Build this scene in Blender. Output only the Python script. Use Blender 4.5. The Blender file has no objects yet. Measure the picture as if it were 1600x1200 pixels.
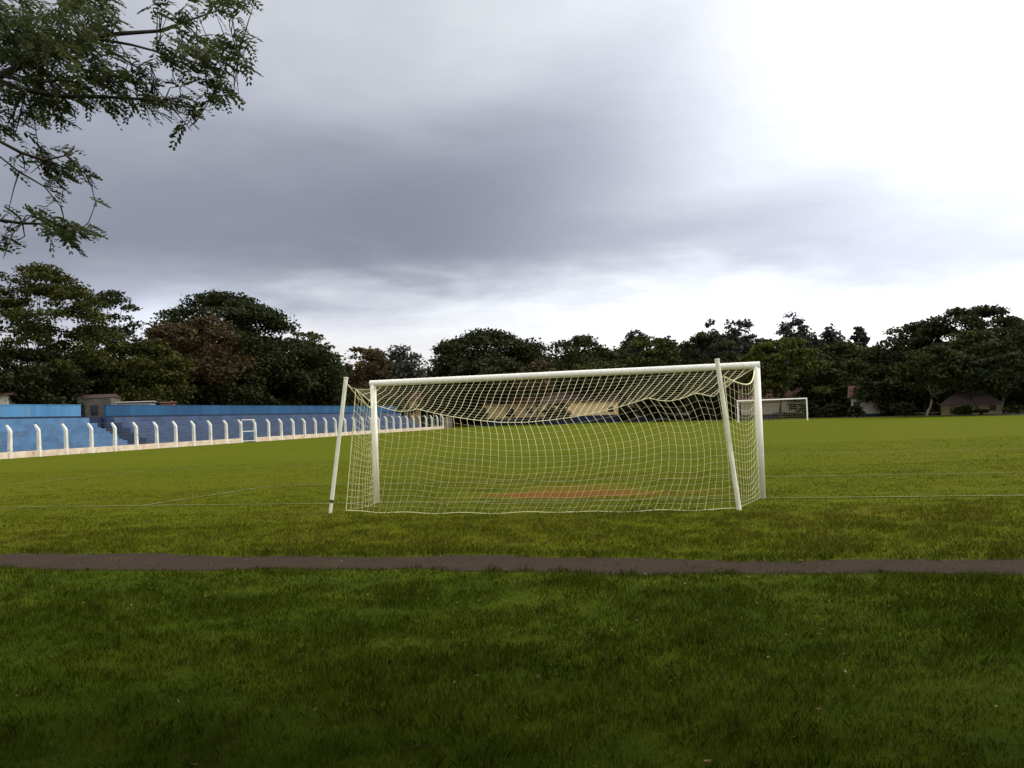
import bpy, math, random
import numpy as np
from mathutils import Matrix, Vector
sc = bpy.context.scene
# ------------------------------------------------------------ camera, world, sun, exposure
FPX, PITCH, ROLL, EYE = 1519.16, 0.0333, 0.0365, 1.628
FW = np.array([0, math.cos(PITCH), math.sin(PITCH)]); UP = np.array([0, -math.sin(PITCH), math.cos(PITCH)]); RT = np.array([1., 0, 0])
CX = RT*math.cos(ROLL) - UP*math.sin(ROLL); CY = RT*math.sin(ROLL) + UP*math.cos(ROLL)
cam_d = bpy.data.cameras.new('camera'); cam = bpy.data.objects.new('camera', cam_d); sc.collection.objects.link(cam)
cam_d.sensor_width = 36; cam_d.lens = FPX/1600*36; cam_d.clip_start = 0.05; cam_d.clip_end = 3000
cam.matrix_world = Matrix(((CX[0], CY[0], -FW[0], 0), (CX[1], CY[1], -FW[1], 0), (CX[2], CY[2], -FW[2], EYE), (0, 0, 0, 1)))
sc.camera = cam
sc.view_settings.view_transform = 'Standard'; sc.view_settings.look = 'None'
sc.view_settings.exposure = 0.0; sc.view_settings.gamma = 1
SUN_EL, SUN_AZ = 42, 72          # degrees; azimuth clockwise from +Y
sd = bpy.data.lights.new('sun', 'SUN'); sd.energy = 2.2; sd.angle = math.radians(14); sd.color = (1, .90, .74)
so = bpy.data.objects.new('sun', sd); sc.collection.objects.link(so)
v = Vector((math.sin(math.radians(SUN_AZ))*math.cos(math.radians(SUN_EL)), math.cos(math.radians(SUN_AZ))*math.cos(math.radians(SUN_EL)), math.sin(math.radians(SUN_EL))))
so.rotation_euler = v.to_track_quat('Z', 'Y').to_euler()

class NT:
    """terse node-tree writer"""
    def __init__(s, tree): s.t = tree; s.t.nodes.clear()
    def n(s, typ, **kw):
        nd = s.t.nodes.new(typ)
        for k, val in kw.items(): setattr(nd, k, val)
        return nd
    def put(s, sock, val):
        if hasattr(val, 'is_output') or isinstance(val, bpy.types.NodeSocket): s.t.links.new(val, sock)
        else: sock.default_value = val
    def m(s, op, a, b=0.0, c=None, clamp=False):
        nd = s.n('ShaderNodeMath', operation=op, use_clamp=clamp); s.put(nd.inputs[0], a); s.put(nd.inputs[1], b)
        if c is not None: s.put(nd.inputs[2], c)
        return nd.outputs[0]
    def mix(s, f, a, b, bt='MIX'):
        nd = s.n('ShaderNodeMix', data_type='RGBA', blend_type=bt); s.put(nd.inputs[0], f)
        s.put(nd.inputs[6], a if not isinstance(a, tuple) else (*a, 1)[:4]); s.put(nd.inputs[7], b if not isinstance(b, tuple) else (*b, 1)[:4])
        return nd.outputs[2]
    def noise(s, vec, scale, detail=4, rough=.55, dist=0.0):
        nd = s.n('ShaderNodeTexNoise'); s.put(nd.inputs['Vector'], vec); nd.inputs['Scale'].default_value = scale
        nd.inputs['Detail'].default_value = detail; nd.inputs['Roughness'].default_value = rough; nd.inputs['Distortion'].default_value = dist
        return nd.outputs['Fac']
    def ss(s, x, lo, hi):
        nd = s.n('ShaderNodeMapRange', interpolation_type='SMOOTHSTEP'); s.put(nd.inputs['Value'], x)
        nd.inputs['From Min'].default_value = lo; nd.inputs['From Max'].default_value = hi
        return nd.outputs[0]
    def comb(s, x, y, z):
        nd = s.n('ShaderNodeCombineXYZ'); s.put(nd.inputs[0], x); s.put(nd.inputs[1], y); s.put(nd.inputs[2], z); return nd.outputs[0]

W = bpy.data.worlds.new('World'); sc.world = W; W.use_nodes = True
w = NT(W.node_tree)
tc = w.n('ShaderNodeTexCoord'); sep = w.n('ShaderNodeSeparateXYZ'); w.put(sep.inputs[0], tc.outputs['Generated'])
sx, sy, sz = sep.outputs
az = w.m('MULTIPLY', w.m('ARCTAN2', sx, sy), 57.2958); el = w.m('MULTIPLY', w.m('ARCSINE', sz), 57.2958)
# cloud layer seen in perspective: direction projected on a high flat deck
zz = w.m('ADD', w.m('MAXIMUM', sz, 0.0), 0.16)
deck = w.comb(w.m('DIVIDE', sx, zz), w.m('DIVIDE', sy, zz), 0.0)
n1 = w.noise(deck, 1.1, 5, .5, .4); n2 = w.noise(deck, 3.2, 5, .55, .3)
wob = w.m('SUBTRACT', n1, .5); wob2 = w.m('SUBTRACT', n2, .5)
azw = w.m('ADD', az, w.m('MULTIPLY', wob2, 6)); elw = w.m('ADD', el, w.m('MULTIPLY', wob, 8))
elw = w.m('ADD', elw, w.m('MULTIPLY', wob2, 2.5))
def blob(a0, e0, ra, re, tilt, amp):
    da = w.m('SUBTRACT', azw, a0); de = w.m('SUBTRACT', elw, e0); de = w.m('SUBTRACT', de, w.m('MULTIPLY', da, tilt))
    q = w.m('ADD', w.m('POWER', w.m('ABSOLUTE', w.m('DIVIDE', da, ra)), 2), w.m('POWER', w.m('ABSOLUTE', w.m('DIVIDE', de, re)), 2))
    return w.m('MULTIPLY', w.m('EXPONENT', w.m('MULTIPLY', q, -1)), amp)
dark = 0.0
for b in [(-14, 13.0, 12, 3.8, -.05, .95), (-1, 13.2, 11, 3.4, .16, .80), (-22, 9.6, 9, 3.2, .0, .75), (-6, 9.8, 8, 1.8, .0, .50),
          (6, 9.9, 12, 1.9, -.02, .42), (19, 10.0, 14, 3.0, -.03, .30), (27, 7.5, 13, 2.6, .0, .26), (3, 17.0, 9, 3.4, .45, .26), (-12, 19, 12, 5, .1, .18), (-30, 16, 10, 10, 0, .6)]:
    dark = w.m('ADD', dark, blob(*b))
dark = w.m('ADD', dark, w.m('ADD', w.m('MULTIPLY', wob2, .32), w.m('MULTIPLY', w.m('SUBTRACT', w.noise(deck, 8.5, 6, .6, .2), .5), .16)))
dark = w.m('SUBTRACT', 1.0, w.m('EXPONENT', w.m('MULTIPLY', w.m('MAXIMUM', dark, 0.0), -1.25)))
bright = w.ss(az, -8.0, 30.0)                                      # thinner cloud towards the sun on the right
glow = w.m('EXPONENT', w.m('MULTIPLY', w.m('ADD', w.m('POWER', w.m('DIVIDE', w.m('SUBTRACT', az, 0.0), 26.0), 2.0), w.m('POWER', w.m('DIVIDE', w.m('SUBTRACT', el, 5.0), 3.2), 2.0)), -1))
base = w.m('ADD', w.m('ADD', .74, w.m('MULTIPLY', bright, .62)), w.m('MULTIPLY', glow, .25))
glow2 = w.m('EXPONENT', w.m('MULTIPLY', w.m('ADD', w.m('POWER', w.m('ABSOLUTE', w.m('DIVIDE', w.m('ADD', azw, 20.5), 4.5)), 2.0), w.m('POWER', w.m('ABSOLUTE', w.m('DIVIDE', w.m('SUBTRACT', el, 6.8), 1.6)), 2.0)), -1))
base = w.m('ADD', base, w.m('MULTIPLY', glow2, .45))
hi = w.ss(el, 24.0, 45.0)                                           # overhead the layer is thin and bright
base = w.m('ADD', base, w.m('MULTIPLY', hi, .75))
behind = w.ss(w.m('MULTIPLY', sy, -1), -.3, .5)
base = w.m('ADD', base, w.m('MULTIPLY', behind, .2))
lum = w.m('MULTIPLY', base, w.m('SUBTRACT', 1.0, w.m('MULTIPLY', dark, .68)))
tint = w.mix(w.m('MINIMUM', dark, 1.0), (.955, .985, 1.05), (.81, .87, 1.11))
tint = w.mix(w.ss(el, 7, 2), tint, (1.0, .97, .96))
cloud = w.mix(1.0, tint, w.comb(lum, lum, lum), 'MULTIPLY')
cloud10 = w.mix(1.0, cloud, (10., 10., 10.), 'MULTIPLY')
sky = w.n('ShaderNodeTexSky', sky_type='NISHITA'); sky.sun_disc = False
sky.sun_elevation = math.radians(SUN_EL); sky.sun_rotation = math.radians(SUN_AZ)
full = w.mix(0.94, sky.outputs[0], cloud10)
bg = w.n('ShaderNodeBackground'); w.put(bg.inputs[0], full); bg.inputs[1].default_value = 0.1
wo = w.n('ShaderNodeOutputWorld'); w.put(wo.inputs[0], bg.outputs[0])

# ------------------------------------------------------------ helpers
C = sc.collection
GX = np.array([.8055, 18.397]); YAW = .2759
AV = np.array([math.cos(YAW), -math.sin(YAW)]); NV = np.array([math.sin(YAW), math.cos(YAW)])
def P(s, t, z=0.0):                     # pitch frame: s along the goal line, t up the field
    q = GX + AV*s + NV*t; return np.array([q[0], q[1], z])
def ray(px, py): return FW + CX*(px-800)/FPX - CY*(py-600)/FPX
def at(px, py, D):
    r = ray(px, py); return r*(D/r[1]) + np.array([0, 0, EYE])
def ground_at(px, py):
    r = ray(px, py); return r*(-EYE/r[2]) + np.array([0, 0, EYE])
def t_of_px(px, sfun, t0=40.):          # t along the line s=sfun(t) seen at column px
    r = ray(px, 660)[:2]; t = t0
    for _ in range(40):
        M = np.array([[-NV[0], r[0]], [-NV[1], r[1]]]); t = np.linalg.solve(M, GX+AV*sfun(t))[0]
    return t
def project(Q):
    d = Q - np.array([0, 0, EYE]); D = d@FW
    return 800+FPX*(d@CX)/D, 600-FPX*(d@CY)/D, D

def tag(o, label=None, cat=None, group=None, kind=None):
    if label: o['label'] = label
    if cat: o['category'] = cat
    if group: o['group'] = group
    if kind: o['kind'] = kind
    return o
def empty(name, loc, rz=0, **kw):
    o = bpy.data.objects.new(name, None); C.objects.link(o); o.location = tuple(float(c) for c in loc); o.rotation_euler = (0, 0, rz)
    o.empty_display_size = .3; return tag(o, **kw)
def link(name, me, mat=None, parent=None):
    o = bpy.data.objects.new(name, me); C.objects.link(o)
    if mat: me.materials.append(mat)
    if parent:
        o.parent = parent
        Mw = Matrix.LocRotScale(parent.location, parent.rotation_euler, None)
        o.matrix_parent_inverse = Mw.inverted() if parent.type != 'MESH' or True else Matrix()
        if parent.parent:                # sub-part: world-space mesh, so undo the whole chain
            o.matrix_parent_inverse = Matrix()
    return o
class MB:
    """collects geometry in world space; build() links ONE mesh object"""
    def __init__(s): s.v = []; s.f = []
    def quad(s, *p):
        k = len(s.v); s.v += [tuple(map(float, q)) for q in p]; s.f.append(tuple(range(k, k+len(p)))); return s
    def box(s, o, ux, uy, uz):           # corner o and three edge vectors
        o, ux, uy, uz = map(np.asarray, (o, ux, uy, uz)); k = len(s.v)
        for a in (0, 1):
            for b in (0, 1):
                for c in (0, 1): s.v.append(tuple(o+ux*a+uy*b+uz*c))
        for f in ((0, 1, 3, 2), (4, 6, 7, 5), (0, 4, 5, 1), (2, 3, 7, 6), (0, 2, 6, 4), (1, 5, 7, 3)): s.f.append(tuple(k+i for i in f))
        return s
    def tube(s, path, r, n=6, cap=True):
        path = [np.asarray(p, float) for p in path]; m = len(path)
        if not hasattr(r, '__len__'): r = [r]*m
        k = len(s.v); prev = None
        for i, p in enumerate(path):
            d = path[min(i+1, m-1)] - path[max(i-1, 0)]; d = d/(np.linalg.norm(d)+1e-9)
            if prev is None:
                a = np.cross(d, [0, 0, 1.]) if abs(d[2]) < .9 else np.cross(d, [1., 0, 0])
            else: a = prev - d*(prev@d)
            a = a/(np.linalg.norm(a)+1e-9); prev = a; b = np.cross(d, a)
            for j in range(n):
                th = 2*math.pi*(j+.5)/n; s.v.append(tuple(p + (a*math.cos(th)+b*math.sin(th))*r[i]))
        for i in range(m-1):
            for j in range(n):
                s.f.append((k+i*n+j, k+i*n+(j+1) % n, k+(i+1)*n+(j+1) % n, k+(i+1)*n+j))
        if cap: s.f.append(tuple(k+j for j in range(n))[::-1]); s.f.append(tuple(k+(m-1)*n+j for j in range(n)))
        return s
    def build(s, name, mat, parent=None, smooth=False, bevel=0, **kw):
        me = bpy.data.meshes.new(name); me.from_pydata(s.v, [], s.f); me.update()
        if smooth: me.polygons.foreach_set('use_smooth', [True]*len(me.polygons))
        o = link(name, me, mat, parent)
        if bevel:
            b = o.modifiers.new('bevel', 'BEVEL'); b.width = bevel; b.segments = 2; b.limit_method = 'ANGLE'
        return tag(o, **kw)
def fast_mesh(name, V, nper, mat, parent=None, attr=None):
    """V: (N*nper,3) world vertices, N faces of nper corners"""
    V = np.ascontiguousarray(V, dtype=np.float32); nv = len(V); nf = nv//nper
    me = bpy.data.meshes.new(name); me.vertices.add(nv); me.vertices.foreach_set('co', V.ravel())
    me.loops.add(nv); me.loops.foreach_set('vertex_index', np.arange(nv, dtype=np.int32))
    me.polygons.add(nf); me.polygons.foreach_set('loop_start', np.arange(0, nv, nper, dtype=np.int32))
    me.update(calc_edges=True)
    if attr is not None:
        a = me.attributes.new(attr[0], 'FLOAT', 'POINT'); a.data.foreach_set('value', np.asarray(attr[1], dtype=np.float32))
    return link(name, me, mat, parent)

def vnoise(x, y, seed=0):                # smooth value noise, -1..1
    rs = np.random.RandomState(seed); T = rs.rand(256, 256)*2-1
    xi = np.floor(x).astype(int); yi = np.floor(y).astype(int); fx = x-xi; fy = y-yi
    fx = fx*fx*(3-2*fx); fy = fy*fy*(3-2*fy)
    g = lambda a, b: T[a % 256, b % 256]
    return (g(xi, yi)*(1-fx)+g(xi+1, yi)*fx)*(1-fy) + (g(xi, yi+1)*(1-fx)+g(xi+1, yi+1)*fx)*fy

# ------------------------------------------------------------ materials
def new_mat(name):
    m = bpy.data.materials.new(name); m.use_nodes = True; t = NT(m.node_tree)
    out = t.n('ShaderNodeOutputMaterial'); p = t.n('ShaderNodeBsdfPrincipled'); t.t.links.new(p.outputs[0], out.inputs[0])
    return m, t, p, out
def worldpos(t):
    g = t.n('ShaderNodeNewGeometry'); return g.outputs['Position']
def mat_noise(name, c1, c2, scale, rough=.8, c3=None, s3=.3, th3=(.55, .75), bump=0, bscale=40, streak=False, spec=.3):
    m, t, p, out = new_mat(name); pos = worldpos(t)
    if streak:
        mp = t.n('ShaderNodeMapping'); t.put(mp.inputs[0], pos); mp.inputs['Scale'].default_value = (1, 1, .18); vec = mp.outputs[0]
    else: vec = pos
    col = t.mix(t.ss(t.noise(vec, scale, 6, .6), .35, .65), c1, c2)
    if c3: col = t.mix(t.ss(t.noise(vec, s3, 6, .65, .5), *th3), col, c3)
    t.put(p.inputs['Base Color'], col); p.inputs['Roughness'].default_value = rough; p.inputs['Specular IOR Level'].default_value = spec
    if bump:
        b = t.n('ShaderNodeBump'); b.inputs['Strength'].default_value = bump; b.inputs['Distance'].default_value = .02
        t.put(b.inputs['Height'], t.noise(pos, bscale, 5, .6)); t.put(p.inputs['Normal'], b.outputs[0])
    return m
def mat_leaf(name, c1, c2, scale=.5, trans=.16):
    m, t, p, out = new_mat(name); pos = worldpos(t)
    wn = t.n('ShaderNodeTexWhiteNoise', noise_dimensions='3D'); sn = t.n('ShaderNodeVectorMath', operation='SNAP'); t.put(sn.inputs[0], pos); sn.inputs[1].default_value = (.35, .35, .35)
    t.put(wn.inputs['Vector'], sn.outputs[0])
    f = t.m('ADD', t.m('MULTIPLY', t.ss(t.noise(pos, scale, 4, .6), .3, .7), .65), t.m('MULTIPLY', wn.outputs['Value'], .35))
    col = t.mix(f, c1, c2)
    t.put(p.inputs['Base Color'], col); p.inputs['Roughness'].default_value = .75; p.inputs['Specular IOR Level'].default_value = .12
    tr = t.n('ShaderNodeBsdfTranslucent'); t.put(tr.inputs[0], col); mx = t.n('ShaderNodeMixShader'); mx.inputs[0].default_value = trans
    t.t.links.new(p.outputs[0], mx.inputs[1]); t.t.links.new(tr.outputs[0], mx.inputs[2]); t.t.links.new(mx.outputs[0], out.inputs[0])
    return m
M = {}
M['white_paint'] = mat_noise('white_paint', (.86, .83, .74), (.80, .77, .67), 3, .45, (.45, .42, .33), 5, (.66, .8), .1, 60)
M['pole_paint'] = mat_noise('pole_paint', (.74, .73, .56), (.64, .62, .46), 4, .5, (.35, .33, .22), 7, (.64, .8))
M['rust'] = mat_noise('dark_metal', (.05, .035, .025), (.12, .06, .03), 20)
M['cord'] = mat_noise('net_cord', (.86, .80, .50), (.76, .68, .36), 8, .8)
M['kerb'] = mat_noise('old_whitewash', (.68, .56, .43), (.50, .39, .28), 1.2, .9, (.20, .14, .09), 2.2, (.56, .72), .3, 8)
M['post'] = mat_noise('whitewashed_concrete', (.74, .72, .64), (.58, .56, .48), 2.0, .9, (.2, .18, .13), 3, (.6, .75), .2, 12)
M['wire'] = mat_noise('galvanised_wire', (.16, .17, .18), (.08, .08, .09), 4, .5)
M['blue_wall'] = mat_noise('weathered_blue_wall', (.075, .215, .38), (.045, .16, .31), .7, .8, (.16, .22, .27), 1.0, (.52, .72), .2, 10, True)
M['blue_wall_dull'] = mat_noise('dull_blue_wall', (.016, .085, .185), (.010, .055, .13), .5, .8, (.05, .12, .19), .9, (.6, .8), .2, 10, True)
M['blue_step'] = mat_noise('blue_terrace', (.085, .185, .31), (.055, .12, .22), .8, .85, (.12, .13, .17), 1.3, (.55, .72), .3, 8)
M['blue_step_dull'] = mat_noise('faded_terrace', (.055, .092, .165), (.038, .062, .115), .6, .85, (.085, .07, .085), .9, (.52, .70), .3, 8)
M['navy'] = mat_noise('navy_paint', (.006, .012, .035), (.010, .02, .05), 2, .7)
M['cream_wall'] = mat_noise('cream_render', (.72, .52, .27), (.60, .42, .21), .8, .85, (.30, .22, .14), 1.2, (.6, .78))
M['white_wall'] = mat_noise('white_render', (.50, .44, .34), (.40, .35, .27), .8, .85, (.28, .24, .19), 1.0, (.6, .78))
M['grey_wall'] = mat_noise('grey_render', (.13, .11, .09), (.09, .075, .06), 1.2, .9)
M['yellow_wall'] = mat_noise('yellow_render', (.30, .25, .11), (.22, .18, .09), 1.2, .9)
M['brick'] = mat_noise('brick', (.22, .07, .035), (.15, .05, .03), 2, .9)
M['dark_pane'] = mat_noise('dark_pane', (.01, .012, .02), (.02, .02, .03), 2, .15)
M['wood'] = mat_noise('dark_wood', (.06, .04, .025), (.03, .02, .015), 5)
def roof_mat(name, c1, c2):
    m, t, p, out = new_mat(name); pos = worldpos(t)
    wv = t.n('ShaderNodeTexWave', wave_type='BANDS', bands_direction='X'); t.put(wv.inputs[0], pos); wv.inputs['Scale'].default_value = 1.4
    col = t.mix(t.noise(pos, 1.5, 5), c1, c2); col = t.mix(t.ss(wv.outputs['Fac'], .6, 1), col, tuple(x*.55 for x in c1))
    t.put(p.inputs['Base Color'], col); p.inputs['Roughness'].default_value = .9
    return m
M['roof_red'] = roof_mat('red_tiles', (.10, .028, .014), (.06, .020, .011))
M['roof_brown'] = roof_mat('brown_tiles', (.062, .026, .014), (.04, .018, .010))
M['roof_dark'] = roof_mat('dark_brown_tiles', (.034, .015, .009), (.022, .010, .007))
M['roof_grey'] = roof_mat('pale_sheet_roof', (.32, .30, .27), (.22, .21, .19))
M['bark'] = mat_noise('bark', (.060, .048, .035), (.03, .024, .018), 2.0, .95, (.11, .10, .08), 1.5, (.6, .75), .5, 12, True)
M['bark_pale'] = mat_noise('pale_bark', (.17, .15, .11), (.09, .075, .055), 1.5, .95, (.05, .04, .03), 2, (.55, .7), .5, 12, True)
M['leaf_dark'] = mat_leaf('foliage_dark', (.011, .016, .0045), (.036, .042, .010))
M['leaf_mid'] = mat_leaf('foliage_mid', (.017, .026, .005), (.050, .060, .012))
M['leaf_olive'] = mat_leaf('foliage_olive', (.022, .027, .004), (.062, .064, .010))
M['leaf_yellow'] = mat_leaf('foliage_yellow_green', (.030, .042, .005), (.078, .088, .010))
M['leaf_brown'] = mat_leaf('foliage_brown', (.034, .026, .010), (.095, .062, .026), .4)
M['leaf_grey'] = mat_leaf('foliage_grey_green', (.030, .034, .026), (.062, .066, .046))
M['leaf_near'] = mat_leaf('foliage_near', (.026, .040, .012), (.095, .110, .040), 1.2, .3)

# goal-mouth soil mask in pitch coordinates
def pitch_coords(t, pos):
    sp = t.n('ShaderNodeSeparateXYZ'); t.put(sp.inputs[0], pos); x, y, z = sp.outputs
    dx = t.m('SUBTRACT', x, float(GX[0])); dy = t.m('SUBTRACT', y, float(GX[1]))
    s = t.m('ADD', t.m('MULTIPLY', dx, float(AV[0])), t.m('MULTIPLY', dy, float(AV[1])))
    u = t.m('ADD', t.m('MULTIPLY', dx, float(NV[0])), t.m('MULTIPLY', dy, float(NV[1])))
    return s, u
def soil_np(s, u):
    a = ((s+.2)/2.3)**2+((u-1.6)/1.3)**2; c = ((s+.3)/1.3)**2+((u-3.0)/1.2)**2
    return np.minimum(a, c)
GRASS_A, GRASS_B, GRASS_C = (.034, .062, .002), (.062, .088, .003), (.100, .088, .008)
def grass_color(t, pos):
    n_big = t.noise(pos, .11, 4, .55, .5); n_mid = t.noise(pos, .9, 5, .6, .3); n_f = t.noise(pos, 9, 4, .7)
    s, u = pitch_coords(t, pos)
    col = t.mix(t.ss(n_mid, .3, .7), GRASS_A, GRASS_B)
    col = t.mix(t.m('MULTIPLY', t.ss(n_big, .42, .72), .55), col, GRASS_C)
    col = t.mix(t.m('MULTIPLY', t.ss(u, -8.8, -5.5), .62), col, (.089, .096, .0012))   # the mown pitch is yellower than the rough behind the goal
    col = t.mix(t.m('MULTIPLY', t.ss(n_f, .55, .75), .25), col, (.15, .125, .03))
    n_p = t.noise(pos, .035, 5, .62, .6); col = t.mix(t.m('MULTIPLY', t.ss(n_p, .50, .62), .35), col, (.060, .092, .002))
    n_w = t.noise(pos, .22, 6, .7, .8); col = t.mix(t.m('MULTIPLY', t.ss(n_w, .56, .70), .40), col, (.125, .100, .012))
    return col, s, u
m, t, p, out = new_mat('grass_ground'); pos = worldpos(t)
col, s_, u_ = grass_color(t, pos)
wn = t.m('MULTIPLY', t.m('SUBTRACT', t.noise(pos, 1.6, 5, .65), .5), 2.4)
def ell(s0, u0, rs, ru):
    return t.m('ADD', t.m('POWER', t.m('ABSOLUTE', t.m('DIVIDE', t.m('SUBTRACT', s_, s0), rs)), 2), t.m('POWER', t.m('ABSOLUTE', t.m('DIVIDE', t.m('SUBTRACT', u_, u0), ru)), 2))
e = t.m('MINIMUM', ell(.5, 1.4, 3.1, 1.2), ell(-.3, 3.2, 1.5, 1.3))
sm = t.m('ADD', t.m('MULTIPLY', t.ss(t.m('ADD', e, wn), 1.3, -.2), .45), t.m('MULTIPLY', t.ss(t.m('ADD', ell(-.2, 1.6, 1.9, .95), t.m('MULTIPLY', wn, 1.1)), 1.25, .1), .75), clamp=True)
soilc = t.mix(t.noise(pos, 3, 5), (.17, .028, .014), (.20, .05, .022))
col = t.mix(t.m('MULTIPLY', sm, .6), col, soilc)
t.put(p.inputs['Base Color'], col); p.inputs['Roughness'].default_value = 1; p.inputs['Specular IOR Level'].default_value = .03
b = t.n('ShaderNodeBump'); b.inputs['Strength'].default_value = .7; b.inputs['Distance'].default_value = .05; t.put(b.inputs['Height'], t.noise(pos, 14, 6, .75)); t.put(p.inputs['Normal'], b.outputs[0])
M['ground'] = m
m, t, p, out = new_mat('grass_blades'); pos = worldpos(t); col, s_, u_ = grass_color(t, pos)
at_ = t.n('ShaderNodeAttribute', attribute_name='dry')
col = t.mix(at_.outputs['Fac'], col, (.17, .125, .035)); al_ = t.n('ShaderNodeAttribute', attribute_name='tone'); col = t.mix(t.m('ADD', .28, t.m('MULTIPLY', t.ss(u_, -5.5, -8.5), .42)), col, t.mix(al_.outputs['Fac'], (.010, .026, .001), (.095, .135, .010)))
t.put(p.inputs['Base Color'], col); p.inputs['Roughness'].default_value = .9; p.inputs['Specular IOR Level'].default_value = .015
tr = t.n('ShaderNodeBsdfTranslucent'); t.put(tr.inputs[0], col); mx = t.n('ShaderNodeMixShader'); mx.inputs[0].default_value = .25
t.t.links.new(p.outputs[0], mx.inputs[1]); t.t.links.new(tr.outputs[0], mx.inputs[2]); t.t.links.new(mx.outputs[0], out.inputs[0])
M['blades'] = m
m, t, p, out = new_mat('worn_chalk'); pos = worldpos(t); col, s_, u_ = grass_color(t, pos)
f = t.m('MULTIPLY', t.ss(t.noise(pos, 1.2, 6, .75), .44, .74), .24)
t.put(p.inputs['Base Color'], t.mix(f, col, (.50, .52, .28))); p.inputs['Roughness'].default_value = 1
M['chalk'] = m
m, t, p, out = new_mat('path_grit'); pos = worldpos(t)
c = t.mix(t.noise(pos, 3.0, 6, .7), (.030, .0215, .015), (.062, .044, .030)); c = t.mix(t.ss(t.noise(pos, 60, 3, .8), .55, .75), c, (.095, .072, .06))
c = t.mix(t.m('MULTIPLY', t.ss(t.noise(pos, 1.7, 5, .7), .56, .7), .5), c, (.07, .065, .012))
t.put(p.inputs['Base Color'], c); p.inputs['Roughness'].default_value = 1; p.inputs['Specular IOR Level'].default_value = .04
b = t.n('ShaderNodeBump'); b.inputs['Strength'].default_value = .8; b.inputs['Distance'].default_value = .02; t.put(b.inputs['Height'], t.noise(pos, 45, 5, .7)); t.put(p.inputs['Normal'], b.outputs[0])
M['path'] = m
M['litter'] = mat_noise('leaf_litter', (.045, .035, .015), (.03, .032, .010), .8, 1, (.06, .05, .02), .4)

# ------------------------------------------------------------ ground, path, markings
g = MB()
g.quad((-900, -300, 0), (900, -300, 0), (900, 1200, 0), (-900, 1200, 0)); g.build('ground', M['ground'], kind='structure')
def path_far(s): return -7.06 + .05*vnoise(np.asarray(s)*6., np.asarray(s)*0+.5, 51) + .10*np.sin(s*1.1+.5) + .06*np.sin(s*2.9) - .08*np.sin(s*.45)
def path_near(s): return -8.10 + .07*vnoise(np.asarray(s)*5., np.asarray(s)*0+.5, 52) + .10*np.sin(s*1.0+2.) + .05*np.sin(s*3.7+1) + .05*np.sin(s*.5)
g = MB(); S = np.linspace(-60, 60, 1501)
for a, b2 in zip(S[:-1], S[1:]):
    g.quad(P(a, path_near(a), .004), P(b2, path_near(b2), .004), P(b2, path_far(b2), .004), P(a, path_far(a), .004))
g.build('path', M['path'], kind='structure')
LINES = [((-40, 0), (30, 0)), ((-9.16, 0), (-9.16, 5.5)), ((9.16, 0), (9.16, 5.5)), ((-9.16, 5.5), (9.16, 5.5)),
         ((-20.16, 0), (-20.16, 16.5)), ((20.16, 0), (20.16, 16.5)), ((-20.16, 16.5), (20.16, 16.5))]
g = MB(); wdt = .06
for (a0, b0), (a1, b1) in LINES:
    if b0 == b1:
        for k in range(int(a0), int(a1)): g.quad(P(k, b0-wdt, .012), P(min(k+1, a1), b0-wdt, .012), P(min(k+1, a1), b0+wdt, .012), P(k, b0+wdt, .012))
    else: g.quad(P(a0-wdt, b0+wdt+.002, .012), P(a0+wdt, b0+wdt+.002, .012), P(a0+wdt, b1-wdt-.002, .012), P(a0-wdt, b1-wdt-.002, .012))
g.build('pitch_markings', M['chalk'], kind='structure')
EDGE = [(-60, 190), (-46, 172), (-30, 156), (-19, 140), (-4.5, 121), (6, 111), (13, 105), (21, 91), (25, 81), (30, 64), (40, 40), (52, 0)]
g = MB(); cen = P(60, 260)
pe = [P(s, t_) for s, t_ in EDGE]; pe = [q+np.array([0, 0, .02]) for q in pe]
far = [(-200, 700, .02), (-50, 800, .02), (60, 800, .02), (160, 760, .02), (260, 700, .02), (340, 600, .02), (400, 500, .02), (420, 400, .02), (430, 300, .02), (430, 200, .02), (400, 100, .02), (300, 0, .02)]
for i in range(len(pe)-1): g.quad(pe[i], far[i], far[i+1], pe[i+1])
g.build('woodland_floor', M['litter'], kind='structure')

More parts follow.
